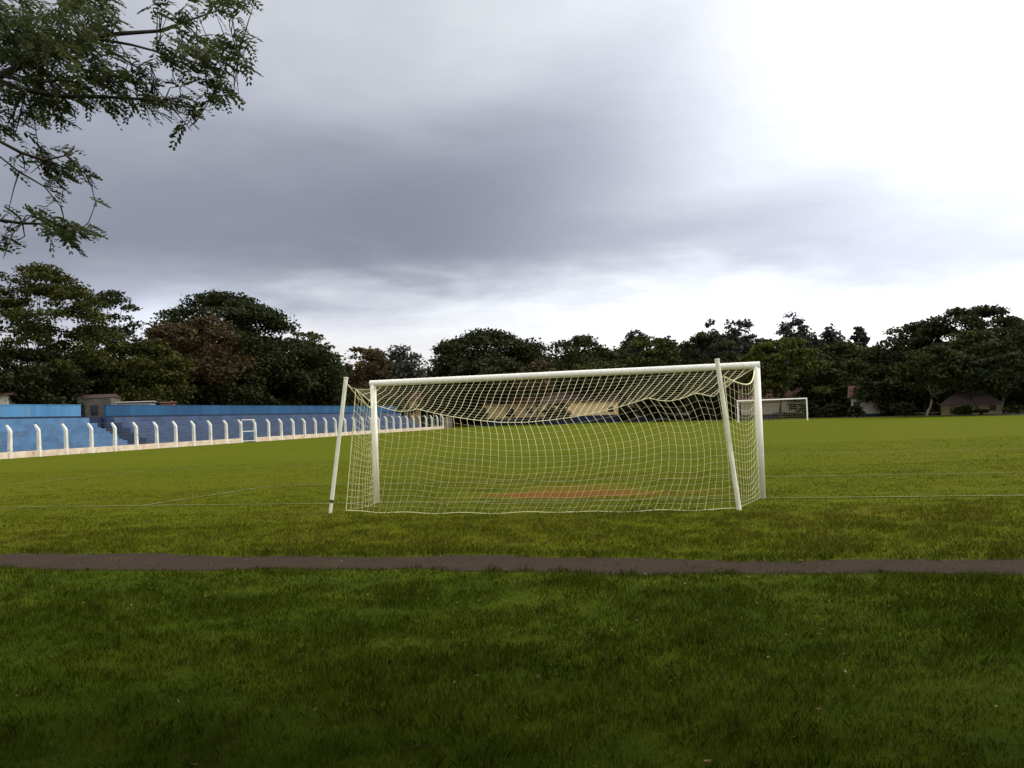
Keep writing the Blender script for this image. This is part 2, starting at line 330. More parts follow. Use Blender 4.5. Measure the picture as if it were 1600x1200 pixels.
# ------------------------------------------------------------ grass blades (one uncountable mass)
rs = np.random.RandomState(5)
parts = []
for (d0, d1, dens, wd, hmin, hmax) in [(2.6, 6, 5200, .0034, .018, .055), (6, 10, 3600, .0048, .02, .055), (10, 16, 1700, .007, .02, .05), (16, 26, 520, .011, .016, .038), (26, 42, 130, .018, .012, .028)]:
    hw0 = lambda d: d*.66+3.3
    area = 2*hw0((d0+d1)/2)*(d1-d0); N = int(area*dens)
    y = rs.uniform(d0, d1, N); x = rs.uniform(-1, 1, N)*hw0(y)
    dx = x-GX[0]; dy = y-GX[1]; s = dx*AV[0]+dy*AV[1]; u = dx*NV[0]+dy*NV[1]
    clump = vnoise(x*3.1, y*3.1, 1)*.42+vnoise(x*9, y*9, 2)*.5+vnoise(x*.8, y*.8, 3)*.22
    keep = rs.rand(N) < np.clip(.72+clump*.6, .12, 1)
    on_path = (u < path_far(s)-.03+.10*vnoise(x*9, y*9, 4)) & (u > path_near(s)+.04+.12*vnoise(x*9, y*9, 5))
    keep &= ~on_path | (rs.rand(N) < .012+.10*np.maximum(vnoise(x*2.3, y*2.3, 55)-.35, 0))
    so_ = soil_np(s, u)+vnoise(x*2, y*2, 8)*.5
    keep &= (so_ > 1.1) | (rs.rand(N) < .12+.25*np.clip(so_, 0, 1))
    for (a0, b0), (a1, b1) in LINES:
        if b0 == b1: ln = (np.abs(u-b0) < .07) & (s > a0) & (s < a1)
        else: ln = (np.abs(s-a0) < .07) & (u > b0) & (u < b1)
        keep &= ~(ln & (rs.rand(N) < .85))
    x, y, u, s, clump = x[keep], y[keep], u[keep], s[keep], clump[keep]; n_ = len(x)
    h = rs.uniform(hmin, hmax, n_)*np.clip(1+.6*clump+.45*vnoise(x*1.7, y*1.7, 41), .35, 2.2)
    pf_ = path_far(s); h *= 1+.7*np.exp(-((u-pf_-.1)/.12)**2)
    h *= np.where(u > -2, .7, 1.0)
    th = rs.uniform(0, 2*np.pi, n_); lean = rs.uniform(.1, .95, n_)*h; la = rs.uniform(0, 2*np.pi, n_)
    wv = np.stack([np.cos(th), np.sin(th), 0*th], 1)*(wd*rs.uniform(.6, 1.2, n_))[:, None]
    b0_ = np.stack([x, y, 0*x-.003], 1); ld = np.stack([np.cos(la), np.sin(la), 0*la], 1)
    mid = b0_+ld*(lean*.35)[:, None]; mid[:, 2] = h*.6; tip = b0_+ld*lean[:, None]; tip[:, 2] = h
    V = np.stack([b0_-wv*.5, b0_+wv*.5, mid+wv*.4, tip, mid-wv*.4], 1)
    dry = np.clip(rs.rand(n_)**3*.8+np.maximum(vnoise(x*1.3, y*1.3, 9), 0)*.25+np.maximum(vnoise(x*6, y*6, 19)-.35, 0)*.9, 0, 1)
    tone = np.clip(rs.rand(n_)**1.2*.75+.12+.14*vnoise(x*5, y*5, 21)+.34*vnoise(x*14, y*14, 22), 0, 1)
    parts.append((V.reshape(-1, 3), np.repeat(dry, 5), np.repeat(tone, 5)))
V = np.concatenate([p_[0] for p_ in parts]); A = np.concatenate([p_[1] for p_ in parts])
gro = fast_mesh('grass', V, 5, M['blades'], attr=('dry', A)); a_ = gro.data.attributes.new('tone', 'FLOAT', 'POINT'); a_.data.foreach_set('value', np.concatenate([p_[2] for p_ in parts]).astype(np.float32))
tag(gro, label='short rough grass growing on both sides of the path', cat='grass', kind='stuff')

lx = rs.uniform(-1, 1, 1400); ly = rs.uniform(3, 15, 1400)**1.0; lx = lx*(ly*.62+1); ok = (vnoise(lx*.9, ly*.9, 61) > -.1) | (rs.rand(1400) < .4)
lx, ly = lx[ok], ly[ok]; n_ = len(lx); c_ = np.stack([lx, ly, rs.uniform(.012, .05, n_)], 1); nr = rs.normal(size=(n_, 3))*.45; nr[:, 2] = 1; nr /= np.linalg.norm(nr, axis=1)[:, None]
a_ = rs.normal(size=(n_, 3)); a_ -= nr*(a_*nr).sum(1)[:, None]; a_ /= np.linalg.norm(a_, axis=1)[:, None]; b_ = np.cross(nr, a_); z_ = rs.uniform(.008, .024, n_)[:, None]
Vl = np.stack([c_-a_*z_, c_-a_*z_*.2+b_*z_*.5, c_+a_*z_+nr*z_*.4, c_-a_*z_*.1-b_*z_*.5], 1).reshape(-1, 3)
M['dead_leaf'] = mat_noise('dead_leaf', (.16, .085, .03), (.07, .035, .015), 9, .9, (.30, .24, .12), 13, (.58, .66))
tag(fast_mesh('fallen_leaves', Vl, 4, M['dead_leaf']), label='small dry leaves scattered in the dark near grass', cat='fallen leaves', kind='stuff')

# ------------------------------------------------------------ goals
def interp(tab, x): return float(np.interp(x, [a for a, b in tab], [b for a, b in tab]))
def cat_noise(seed):
    r = np.random.RandomState(seed); ph = r.rand(6)*6.28; fr = r.uniform(.7, 2.6, 6)
    return lambda a, b: float(sum(math.sin(fr[i]*a+ph[i]+fr[5-i]*b*1.3) for i in range(6))/6)
def near_goal():
    root = empty('football_goal', P(0, 0, 0), -YAW, label='large white football goal with a sagging cream net, nearest the camera', cat='football goal')
    sc_s = 3.66; r = .06
    for sg in (-1, 1):
        mb = MB(); mb.tube([P(sg*(sc_s+r), 0, -.1), P(sg*(sc_s+r), 0, 2.385)], r, 20); mb.build('goal_post', M['white_paint'], root, smooth=True)
    mb = MB(); mb.tube([P(-sc_s-.118, 0, 2.385), P(sc_s+.118, 0, 2.385)], r+.003, 20); mb.build('crossbar', M['white_paint'], root)
    # rear upper rope: traced heights on a plane 1.75 m behind the goal line
    rope_px = [(556, 608), (566, 617), (578, 627), (592, 635), (610, 640), (625, 643), (640, 642), (652, 639), (668, 643), (700, 650), (740, 656), (780, 660), (820, 660), (860, 656.5), (900, 651), (940, 643),
               (965, 637), (990, 629), (1013, 622), (1030, 625.5), (1045, 627), (1065, 623), (1088, 614), (1100, 617), (1115, 620), (1124, 611), (1132, 598)]
    tab = []
    for px, py in rope_px:
        rr = ray(px, py); o = np.array([0, 0, EYE]); nn = np.array([NV[0], NV[1], 0]); k = (P(0, -1.75)-o)@nn/(rr@nn); q = o+rr*k
        tab.append(((q[:2]-GX)@AV, q[2]))
    s0, s1 = tab[0][0], tab[-1][0]
    nz = cat_noise(3); nz2 = cat_noise(8)
    NU = 53
    def rope_top(u):
        s = s0+(s1-s0)*u; return np.array([s, -1.75, interp(tab, s)])
    def rope_bot(u):
        s = -3.62+(3.40+3.62)*u; t_ = -1.5-.75*math.sin(math.pi*min(1, u*1.15+.02))**.7 if u < .62 else -2.25+.32*((u-.62)/.38)**1.2
        return np.array([s, t_, .02+.012*math.sin(u*40)])
    def top(u, v_):
        a = np.array([-3.66+7.32*u, -.03, 2.325]); b_ = rope_top(u); q = a*(1-v_)+b_*v_
        q[2] -= .05*math.sin(math.pi*v_)*(.6+.5*math.sin(math.pi*u)); q[2] += .03*nz(u*9, v_*3)*math.sin(math.pi*v_)
        q[0] += .05*nz2(u*7, v_*3)*math.sin(math.pi*v_); return q
    def back(u, v_):
        a = rope_top(u); b_ = rope_bot(u); q = a*(1-v_)+b_*v_
        bulge = math.sin(math.pi*v_**.85)
        q[0] += (.02+.52*u*(1-u**6)+.10*nz(u*5, 1))*bulge*(1 if u > 0.04 else 0)
        q[1] -= (.28*bulge*math.sin(math.pi*min(1, u*1.05)))
        q[0] += .035*nz(u*12, v_*6)*bulge; q[2] += .035*nz2(u*8, v_*5)*bulge - .05*math.sin(math.pi*u)*bulge; return q
    def left(u, v_):     # u 0 at post, 1 at rear edge ; v 0 top, 1 ground
        ta = .5*(1+0) ; pt = np.array([-3.69, -.05, 2.31*(1-v_)+.03*v_]); b_ = rope_top(0)*(1-v_)+rope_bot(0)*v_; q = pt*(1-u)+b_*u
        q[2] -= (.26*(1-v_)**2+.10)*math.sin(math.pi*u)*(1-v_**4)
        q[0] += (.10*math.sin(math.pi*u)+.07*nz(u*5, v_*8)*math.sin(math.pi*u)); q[2] += .06*nz2(u*5, v_*6)*math.sin(math.pi*u)*(1-v_); return q
    def right(u, v_):
        pt = np.array([3.69, -.05, 2.31*(1-v_)+.03*v_]); b_ = rope_top(1)*(1-v_)+rope_bot(1)*v_
        b_[2] += .1*(1-v_)**6; q = pt*(1-u)+b_*u
        q[2] -= (.20+.06*math.sin(v_*9))*math.sin(math.pi*u)*(1-v_**5); q[0] += .12*math.sin(math.pi*u)*(1-v_) + .03*nz(u*5, v_*9)*math.sin(math.pi*u); return q
    def w3(q): return P(q[0], q[1], max(q[2], .006))
    mb = MB(); cr = .0027
    def grid(fn, nu, nv, skip_first_v=False):
        for i in range(nu+1):
            mb.tube([w3(fn(i/nu, j/nv)) for j in range(nv+1)], cr, 4, False)
        for j in range(1 if skip_first_v else 0, nv+1):
            mb.tube([w3(fn(i/nu, j/nv)) for i in range(nu+1)], cr*.66, 4, False)
    grid(top, NU, 13); grid(back, NU, 17, True); grid(left, 12, 18); grid(right, 12, 18)
    mb.build('net', M['cord'], root)
    mb = MB()
    mb.tube([w3(rope_top(k/110)) for k in range(111)], .0065, 6, False)
    mb.tube([w3(rope_bot(k/60)) for k in range(61)], .006, 6, False)
    mb.tube([w3(right(k/14, 0)) for k in range(15)], .010, 6, False)
    mb.tube([w3(left(k/14, 0)) for k in range(15)], .009, 6, False)
    mb.tube([w3(left(1, k/14)) for k in range(15)], .007, 6, False)
    mb.tube([w3(right(1, k/14)) for k in range(15)], .006, 6, False)
    # laces round the crossbar and posts, cords to the leaning poles
    for k in range(54):
        s = -3.6+7.2*k/53; ring = [P(s+.03*math.sin(a*.5), math.cos(a)*.068, 2.385+math.sin(a)*.068) for a in np.linspace(0, 6.3, 13)]; mb.tube(ring, .004, 4, False)
    a = at(541, 598, 17.9); b_ = w3(left(.55, 0)); c_ = w3(rope_top(0))
    mid = (a+b_)/2-np.array([0, 0, .05]); mb.tube([a, mid, b_], .005, 4, False); mb.tube([a, (a+c_)/2-np.array([0, 0, .03]), c_], .004, 4, False)
    a = at(1129, 600, 15.9); mb.tube([w3(rope_top(1)), a], .007, 4, False)
    mb.build('border_rope', M['cord'], root)
    return root
near_goal()
def pole(base, topp, D, label, band):
    root = empty('net_pole', base, 0, label=label, cat='pole', group='leaning white poles behind the near goal')
    d = topp-base; mb = MB(); b0 = base-d*.05
    if band:
        k = .085
        mb.tube([b0, base+d*(k-.008)], .031, 12); mb.build('pole_foot', M['pole_paint'], root)
        mb = MB(); mb.tube([base+d*(k+.012), topp], .038, 14); mb.build('pole_shaft', M['pole_paint'], root)
        mb = MB(); mb.tube([base+d*(k-.0075), base+d*(k+.0115)], .041, 12); mb.build('metal_band', M['rust'], root)
    else:
        mb.tube([b0, topp], .040, 14); mb.build('pole_shaft', M['pole_paint'], root)
    mb = MB(); u = d/np.linalg.norm(d); mb.tube([topp+u*.002, topp+u*.03], .044, 12); mb.build('end_cap', M['pole_paint'], root)
b0 = ground_at(516, 802); pole(b0, at(540.5, 592, b0[1]+.35), 0, 'thin cream pole left of the near goal, banded near its foot', True)
b0 = ground_at(1155, 797); pole(b0, at(1120.5, 563.5, b0[1]+.35), 0, 'thin white pole leaning behind the right end of the near goal', False)

def far_goal():
    L0, off = 94.03, 2.47
    root = empty('football_goal', P(off, L0, 0), -YAW, label='distant white football goal under the trees at the far end', cat='football goal')
    for sg in (-1, 1):
        MB().tube([P(off+sg*3.72, L0, -.1), P(off+sg*3.72, L0, 2.40)], .075, 12).build('goal_post', M['white_paint'], root)
    MB().tube([P(off-3.8, L0, 2.42), P(off+3.8, L0, 2.42)], .078, 12).build('crossbar', M['white_paint'], root)
    mb = MB(); cr = .010
    def pt(u, v_):
        s = off-3.66+7.32*u
        if v_ < .35: q = (s, L0+v_/.35*1.0, 2.35-.1*math.sin(math.pi*v_/.35)-.45*(v_/.35))
        else:
            k = (v_-.35)/.65; q = (s, L0+1.0+.9*k+.2*math.sin(math.pi*k), 1.90*(1-k)+.01)
        return P(*q)
    for i in range(27): mb.tube([pt(i/26, j/12) for j in range(13)], cr*.4, 3, False)
    for j in range(13): mb.tube([pt(i/26, j/12) for i in range(27)], cr*.4, 3, False)
    for sg in (0, 1):
        s = off-3.66+7.32*sg
        for j in range(9):
            z = .02+2.4*j/8; mb.tube([P(s, L0, z), P(s, L0+.6, z*.88), P(s, L0+1.9-1.0*j/8, z*.82)], cr, 3, False)
    mb.build('net', M['cord'], root)
far_goal()

# ------------------------------------------------------------ touchline fence and blue terraces
def sf(t_): return -46.8-(t_-35)*.035
def fdir():
    a = P(sf(30), 30); b_ = P(sf(140), 140); d = b_-a; return d/np.linalg.norm(d)
FD = fdir(); FL = np.array([-FD[1], FD[0], 0])            # along / away from the field
def F(t_, wo=0., z=0.): return P(sf(t_), t_, 0)+FL*wo+np.array([0, 0, z])
troot = empty('concrete_post_fence', F(36), 0, label='long whitewashed low wall with cranked concrete posts along the touchline', cat='fence')
PT = [39.3+2.81*k for k in range(-3, 34)]; GATE = (PT[13], PT[14])
def stretch(t0, t1, w0, w1, z0, z1, mb):
    a = F(t0, w0, z0); mb.box(a, F(t1, w0, z0)-a, FL*(w1-w0), (0, 0, z1-z0)); return mb
mb = MB(); stretch(28, GATE[0]+.1, -.11, .11, 0, .44, mb); mb.build('low_wall', M['kerb'], troot, bevel=.02)
mb = MB(); stretch(GATE[1]-.1, PT[-1]+.2, -.11, .11, 0, .44, mb); mb.build('low_wall', M['kerb'], troot, bevel=.02)
def fence_post(t_, k):
    mb = MB(); r_ = .105; jit = random.Random(k); lean = jit.uniform(-.035, .035)
    pts = [(0, 0), (0, 1.0), (0, 1.85), (.10, 2.03), (.30, 2.30)]
    th = [r_*1.1, r_, r_*.9, r_*.85, r_*.6]; base = F(t_, 0, 0); k0 = 0
    for (wo_, z), tt in zip(pts, th):
        c_ = base+FL*wo_+FD*lean*z+np.array([0, 0, z+.0])
        for a, b_ in ((-1, -1), (1, -1), (1, 1), (-1, 1)): mb.v.append(tuple(c_+FD*a*tt+FL*b_*tt*1.1))
    mb.v[:4] = [(x, y, -.05) for x, y, z in mb.v[:4]]
    for i in range(len(pts)-1):
        for j in range(4): mb.f.append((i*4+j, i*4+(j+1) % 4, (i+1)*4+(j+1) % 4, (i+1)*4+j))
    mb.f.append((3, 2, 1, 0)); e_ = (len(pts)-1)*4; mb.f.append((e_, e_+1, e_+2, e_+3))
    # shift towards the field face so the wall never shares a plane with it
    mb.build('fence_post', M['post'], troot)
for k, t_ in enumerate(PT): fence_post(t_, k)
mb = MB()
for z in (.6, .85, 1.1, 1.35, 1.6, 1.83):
    for a, b_ in zip(PT[:-1], PT[1:]):
        if abs(a-GATE[0]) < .1: continue
        mb.tube([F(a, -.03, z), F((a+b_)/2, -.03, z-.02), F(b_, -.03, z)], .006, 3, False)
for a, b_ in zip(PT[:-1], PT[1:]):
    if abs(a-GATE[0]) < .1: continue
    n = 9
    for i in range(n):
        u0 = a+(b_-a)*i/n; mb.tube([F(u0, -.03, .45), F(min(u0+(b_-a)/n*4.5, b_), -.03, .45+1.38*min(1, (b_-u0)/((b_-a)/n*4.5)))], .004, 3, False)
        u1 = a+(b_-a)*(i+1)/n; mb.tube([F(u1, -.035, .45), F(max(u1-(b_-a)/n*4.5, a), -.035, .45+1.38*min(1, (u1-a)/((b_-a)/n*4.5)))], .004, 3, False)
for wo_, z in ((.13, 2.08), (.28, 2.26)): mb.tube([F(PT[0], wo_, z), F(PT[-1], wo_, z)], .006, 3, False)
mb.build('wire_mesh', M['wire'], troot)
g0, g1 = GATE
mb = MB()
for q in ([F(g0+.12, -.02, .12), F(g0+.12, -.02, 2.25)], [F(g1-.12, -.02, .12), F(g1-.12, -.02, 2.25)], [F(g0+.12, -.02, 2.25), F(g1-.12, -.02, 2.25)], [F(g0+.12, -.02, .14), F(g1-.12, -.02, .14)], [F(g0+.12, -.02, 1.1), F(g1-.12, -.02, 1.1)]):
    mb.tube(q, .035, 6)
gt = mb.build('gate', M['post'], troot, label='cream framed mesh gate')
# panel where the fence meets the far wall
mb = MB(); stretch(PT[-1]+.25, PT[-1]+5, -.05, .05, 0, 1.9, mb)
o = mb.build('boundary_wall', M['bark_pale'], label='short pale brown wall closing the far end of the touchline fence', cat='wall')

def stand(ta, tb, mat_w, mat_s, label, w0=1.3, n=6, rise=.47, tread=.8, lean_step=0):
    root = empty('terrace_stand', F(ta, w0), 0, label=label, cat='terrace')
    mb = MB(); prof = [(w0, -.05)]
    for i in range(n): prof += [(w0+i*tread, (i+1)*rise), (w0+(i+1)*tread, (i+1)*rise)]
    prof += [(w0+n*tread, -.05)]
    NS = max(2, int((tb-ta)/8)); k = 0
    for q in (ta, tb): mb.v += [tuple(F(q, a, b_)) for a, b_ in prof]
    m_ = len(prof)
    for i in range(m_): mb.f.append((i, (i+1) % m_, m_+(i+1) % m_, m_+i))
    mb.f.append(tuple(range(m_))[::-1]); mb.f.append(tuple(range(m_, 2*m_)))
    mb.build('terrace_steps', mat_s, root)
    wt = w0+n*tread; mb = MB(); stretch(ta+.003, tb-.003, wt+.004, wt+.22, 0, 3.9, mb); wl = mb.build('back_wall', mat_w, root)
    mb = MB(); stretch(ta+.003, tb-.003, wt-.03, wt+.002, n*rise+.004, n*rise+.17, mb); mb.build('shadow_band', M['navy'], root)  # navy strip paints in the dark recess shadow along the wall foot
    mb = MB(); stretch(ta-.02, tb+.02, wt-.02, wt+.26, 3.902, 3.96, mb); mb.build('coping', mat_w, root)
    return wt
WT = 1.3+6*.8
tA = t_of_px(128, lambda t_: sf(t_)-WT-.1); tB = t_of_px(167, lambda t_: sf(t_)-WT-.1)
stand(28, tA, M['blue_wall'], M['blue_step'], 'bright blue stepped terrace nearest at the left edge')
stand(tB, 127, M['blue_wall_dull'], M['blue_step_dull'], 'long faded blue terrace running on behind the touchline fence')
# stair flight falling from the first stand's end
root = empty('concrete_stairs', F(tA+.2, 2), 0, label='short blue stairs with pinkish treads between the two blue terraces', cat='stairs')
mb = MB()
for i in range(5):
    mb2 = stretch(tA+.01, tA+2.2, 2.4+i*.85, 2.4+(i+1)*.85-.004, 0, .40*(i+1), mb)
mb.build('stair_steps', M['blue_step'], root)
mb = MB(); stretch(tA+2.21, tA+2.4, 2.4, 2.4+4.25, 0, .35, mb); mb.build('stair_kerb', M['brick'], root)
mb = MB(); stretch(tA+.25, tB-.05, WT+.3, WT+.5, 0, 2.9, mb); mb.build('boundary_wall', M['navy'], label='dark navy wall closing the gap between the two blue terraces', cat='wall')

# ------------------------------------------------------------ buildings
def house(cx, D, wid, dep, hw, hr, rot, wall, roof, label, plinth=0, windows=(), door=None, cat='house', over=.4, hip=False):
    """cx: photo column of the centre; D: distance; hw wall height, hr roof rise; windows: (x fraction, z, w, h)"""
    c0 = at(cx, 655, D); c0[2] = 0
    ux = np.array([math.cos(rot), math.sin(rot), 0]); uy = np.array([-math.sin(rot), math.cos(rot), 0]); uz = np.array([0, 0, 1.])
    root = empty('house', c0, 0, label=label, cat=cat)
    Q = lambda a, b_, z: c0+ux*a+uy*b_+uz*z
    MB().box(Q(-wid/2, 0, -.1), ux*wid, uy*dep, uz*(hw+.1)).build('wall', wall, root)
    mb = MB(); o_ = over; e = .12; z0 = hw+.004; x0, x1, y0, y1 = -wid/2-o_, wid/2+o_, -o_, dep+o_; ym = dep/2; hx = dep/2 if hip else 0
    a, b_, c_, d = Q(x0, y0, z0), Q(x1, y0, z0), Q(x1, y1, z0), Q(x0, y1, z0); r0, r1 = Q(x0+hx, ym, z0+hr), Q(x1-hx, ym, z0+hr)
    mb.quad(a, b_, r1, r0).quad(c_, d, r0, r1).quad(d, a, r0).quad(b_, c_, r1).quad(a, d, c_, b_)
    mb.build('roof', roof, root)
    if plinth: MB().box(Q(-wid/2-.03, -.03, -.05), ux*(wid+.06), uy*(dep+.06), uz*(plinth+.05)).build('plinth', M['navy'], root)
    for (fx, z, ww, hh) in windows:
        x = -wid/2+wid*fx
        f_ = MB().box(Q(x-ww/2-.08, -.05, z-.08), ux*(ww+.16), uy*.04, uz*(hh+.16)).build('window', M['wood'], root)
        o = MB().box(Q(x-ww/2, -.07, z), ux*ww, uy*.015, uz*hh).build('pane', M['dark_pane'])
        o.parent = f_; o.matrix_parent_inverse = Matrix()
        o.matrix_parent_inverse = Matrix()
    if door is not None:
        x = -wid/2+wid*door; MB().box(Q(x-.45, -.055, .0), ux*.9, uy*.045, uz*2.05).build('door', M['wood'], root)
    return root
house(908, 168, 13, 7, 3.7, 1.9, .02, M['cream_wall'], M['roof_brown'], 'long cream clubhouse with navy plinth seen through the middle of the net', 1.3, [(.90, 1.9, .8, .7)], .30, 'clubhouse')
house(806, 184, 12, 7, 4.0, 2.0, .02, M['cream_wall'], M['roof_red'], 'cream house with navy plinth under the dark domed tree', 1.3, [(.72, 2.2, .9, .8)], None)
house(1045, 162, 13, 6, 2.3, 1.8, -.2, M['white_wall'], M['roof_brown'], 'dim low house with pale wall behind the right half of the net', .8, [(.3, 1.2, 1.2, .8), (.72, 1.2, 1.2, .8)], .5)
house(1206, 134, 8.2, 6, 2.35, 1.9, -.3, M['white_wall'], M['roof_red'], 'white walled house with brick red roof behind the distant goal', .65, [(.85, 1.2, .9, .8)], None)
house(1366, 120, 5.2, 5, 2.4, 1.5, -.4, M['white_wall'], M['roof_red'], 'small pale house glimpsed between trunks right of the distant goal', .35, [(.12, 1.0, .6, .8)], None)
house(1518, 106, 6.0, 5, 1.1, 1.85, -.45, M['yellow_wall'], M['roof_dark'], 'low yellow shed with brown tiled roof at the right of the field', .0, [(.86, .45, .45, .45)], None, 'shed', .3, True)
house(646, 215, 3.0, 5, 6.2, 1.8, .1, M['cream_wall'], M['roof_red'], 'tall narrow cream house with red roof just right of the left goal post', 0, [(.5, 3.2, .9, 1.0)], None)
house(-19, 87, 3.4, 5, 5.2, .7, .25, M['white_wall'], M['roof_red'], 'white house with red roof cut by the left edge above the blue wall', 0, [(.2, 2.6, .8, .9)], None)
house(148, 94, 3.0, 5, 4.9, .4, .2, M['grey_wall'], M['roof_brown'], 'dim grey house with two small dark windows behind the terrace gap', 0, [(.12, 3.3, .4, .8), (.50, 3.3, .55, .8)], None, 'house', .08)
house(210, 93, 3.0, 3, 4.30, .12, .2, M['roof_grey'], M['roof_grey'], 'low pale sheet roofed shed peeping over the faded blue wall', 0, [(.5, 2.6, .6, .6)], None, 'shed', .2)
house(261, 98, 1.3, 2, 4.28, .12, .2, M['brick'], M['roof_red'], 'small brick hut peeping over the faded blue wall', 0, [(.5, 2.6, .5, .5)], None, 'hut', .15)

# ------------------------------------------------------------ trees
def leaf_quads(cen, size, rs, up=.6, aspect=.6):
    n = len(cen); nr = rs.normal(size=(n, 3)); nr[:, 2] = np.abs(nr[:, 2])+up*1.5; nr /= np.linalg.norm(nr, axis=1)[:, None]
    a = rs.normal(size=(n, 3)); a -= nr*(a*nr).sum(1)[:, None]; a /= np.linalg.norm(a, axis=1)[:, None]; b_ = np.cross(nr, a)
    s = size*rs.uniform(.55, 1.25, n)[:, None]
    return np.stack([cen-a*s*.5, cen+b_*s*.5*aspect, cen+a*s*.5, cen-b_*s*.5*aspect], 1).reshape(-1, 3)
def tree(cx, top, hw, D, bot, mat, label, seed, kind='dome', leaf=None, dens=1.0, bark='bark', trunk_dx=0, name='tree', group='trees around the far side of the pitch'):
    rs = np.random.RandomState(seed); W_ = hw*(1.0 if name == 'shrub' else 1.08)/FPX*D
    z1 = at(cx, top, D)[2]; z0 = max(at(cx, bot, D)[2], .3 if name == 'shrub' else 1.2); c = at(cx, top, D); X, Y = c[0], c[1]; H = z1-z0
    leaf = leaf or (.0036*D)
    base = np.array([X+trunk_dx, Y, 0.]); root = empty(name, base, 0, label=label, cat='tree', group=group)
    lobes = []
    if kind == 'dome':
        nl = int(44+W_*3)
        for i in range(nl):
            th = rs.uniform(0, 2*np.pi); rr = math.sqrt(rs.rand())
            zz_ = (1-min(1, rr)**2.2)**.5
            if i % 2: zt = z0+H*(.22+.70*zz_)-rs.rand()*.08*H; lr = W_*rs.uniform(.16, .28); lh = lr*rs.uniform(.34, .55)
            else: rr *= .9; zt = z0+H*rs.uniform(-.06, .66)*(.35+.65*zz_); lr = W_*rs.uniform(.22, .36); lh = lr*rs.uniform(.5, .8)
            lobes.append((X+math.cos(th)*rr*W_*.84, Y+math.sin(th)*rr*W_*.8, zt, lr, lh))
    elif kind == 'airy':
        nl = int(60+W_*4)
        while len(lobes) < nl:
            e3 = rs.uniform(-1, 1, 3)
            if (e3**2).sum() > 1: continue
            wq = .86 if e3[2] < .2 else .70
            lr = W_*rs.uniform(.18, .34)
            lobes.append((X+e3[0]*W_*wq, Y+e3[1]*W_*wq, z0+H*(.48+.42*e3[2]), lr, lr*rs.uniform(.55, .9)))
    elif kind == 'umbrella':
        nl = int(52+W_*5.5)
        for i in range(nl):
            th = rs.uniform(0, 2*np.pi); rr = math.sqrt(rs.rand())
            zt = z0+H*(.36+.58*(1-rr**2.2)) - (rs.rand() < .45)*rs.uniform(.08, .55)*H
            lr = W_*rs.uniform(.11, .22); lobes.append((X+math.cos(th)*rr*W_*.9, Y+math.sin(th)*rr*W_*.85, zt, lr, lr*rs.uniform(.34, .58)))
    cen = []
    for (lx, ly, lz, lr, lh) in lobes:
        n = max(40, int(dens*13*lr*lr/(leaf*leaf)*(.55 if kind == 'airy' else .8 if kind == 'umbrella' else 1.0)))
        d = rs.normal(size=(n, 3)); d /= np.linalg.norm(d, axis=1)[:, None]; d[:, 2] = np.abs(d[:, 2])*rs.choice([1, 1, 1, -.7], n)
        r_ = rs.uniform(.12, 1.15, n)**.6; r_ *= 1+.22*np.sin(d[:, 0]*7+lx)*np.cos(d[:, 1]*6+ly)
        cen.append(np.stack([lx+d[:, 0]*lr*r_, ly+d[:, 1]*lr*r_, lz+d[:, 2]*lh*r_], 1))
    cen = np.concatenate(cen); cen = cen[cen[:, 2] > .3]
    cr = fast_mesh('crown', leaf_quads(cen, leaf, rs, .25, .7), 4, M[mat], root)
    # trunk and limbs
    mb = MB(); tr = max(.10, .017*z1); fork = z0*.55+.4
    wob_ = rs.uniform(-.3, .3, 2); fk = np.array([X+trunk_dx*.5+wob_[0], Y+wob_[1], fork])
    mb.tube([base-np.array([0, 0, .1]), base+np.array([0, 0, .3]), (base+fk)/2+np.array([wob_[1]*.5, 0, 0]), fk], [tr*1.5, tr*1.1, tr*.9, tr*.85], 9)
    for i in rs.choice(len(lobes), min(9, len(lobes)), replace=False):
        lx, ly, lz, lr, lh = lobes[i]; e = np.array([lx, ly, lz-lh*.3])
        if e[2] < fork+.4: continue
        mid = fk*.5+e*.5+np.array([0, 0, -.12*np.linalg.norm(e[:2]-fk[:2])]) + rs.uniform(-.25, .25, 3); q1 = fk*.75+mid*.25+np.array([0, 0, .2])
        mb.tube([fk-np.array([0, 0, tr]), q1, mid, e], [tr*.5, tr*.38, tr*.22, tr*.07], 6)
    mb.build('trunk', M[bark], root, smooth=True)
    return root
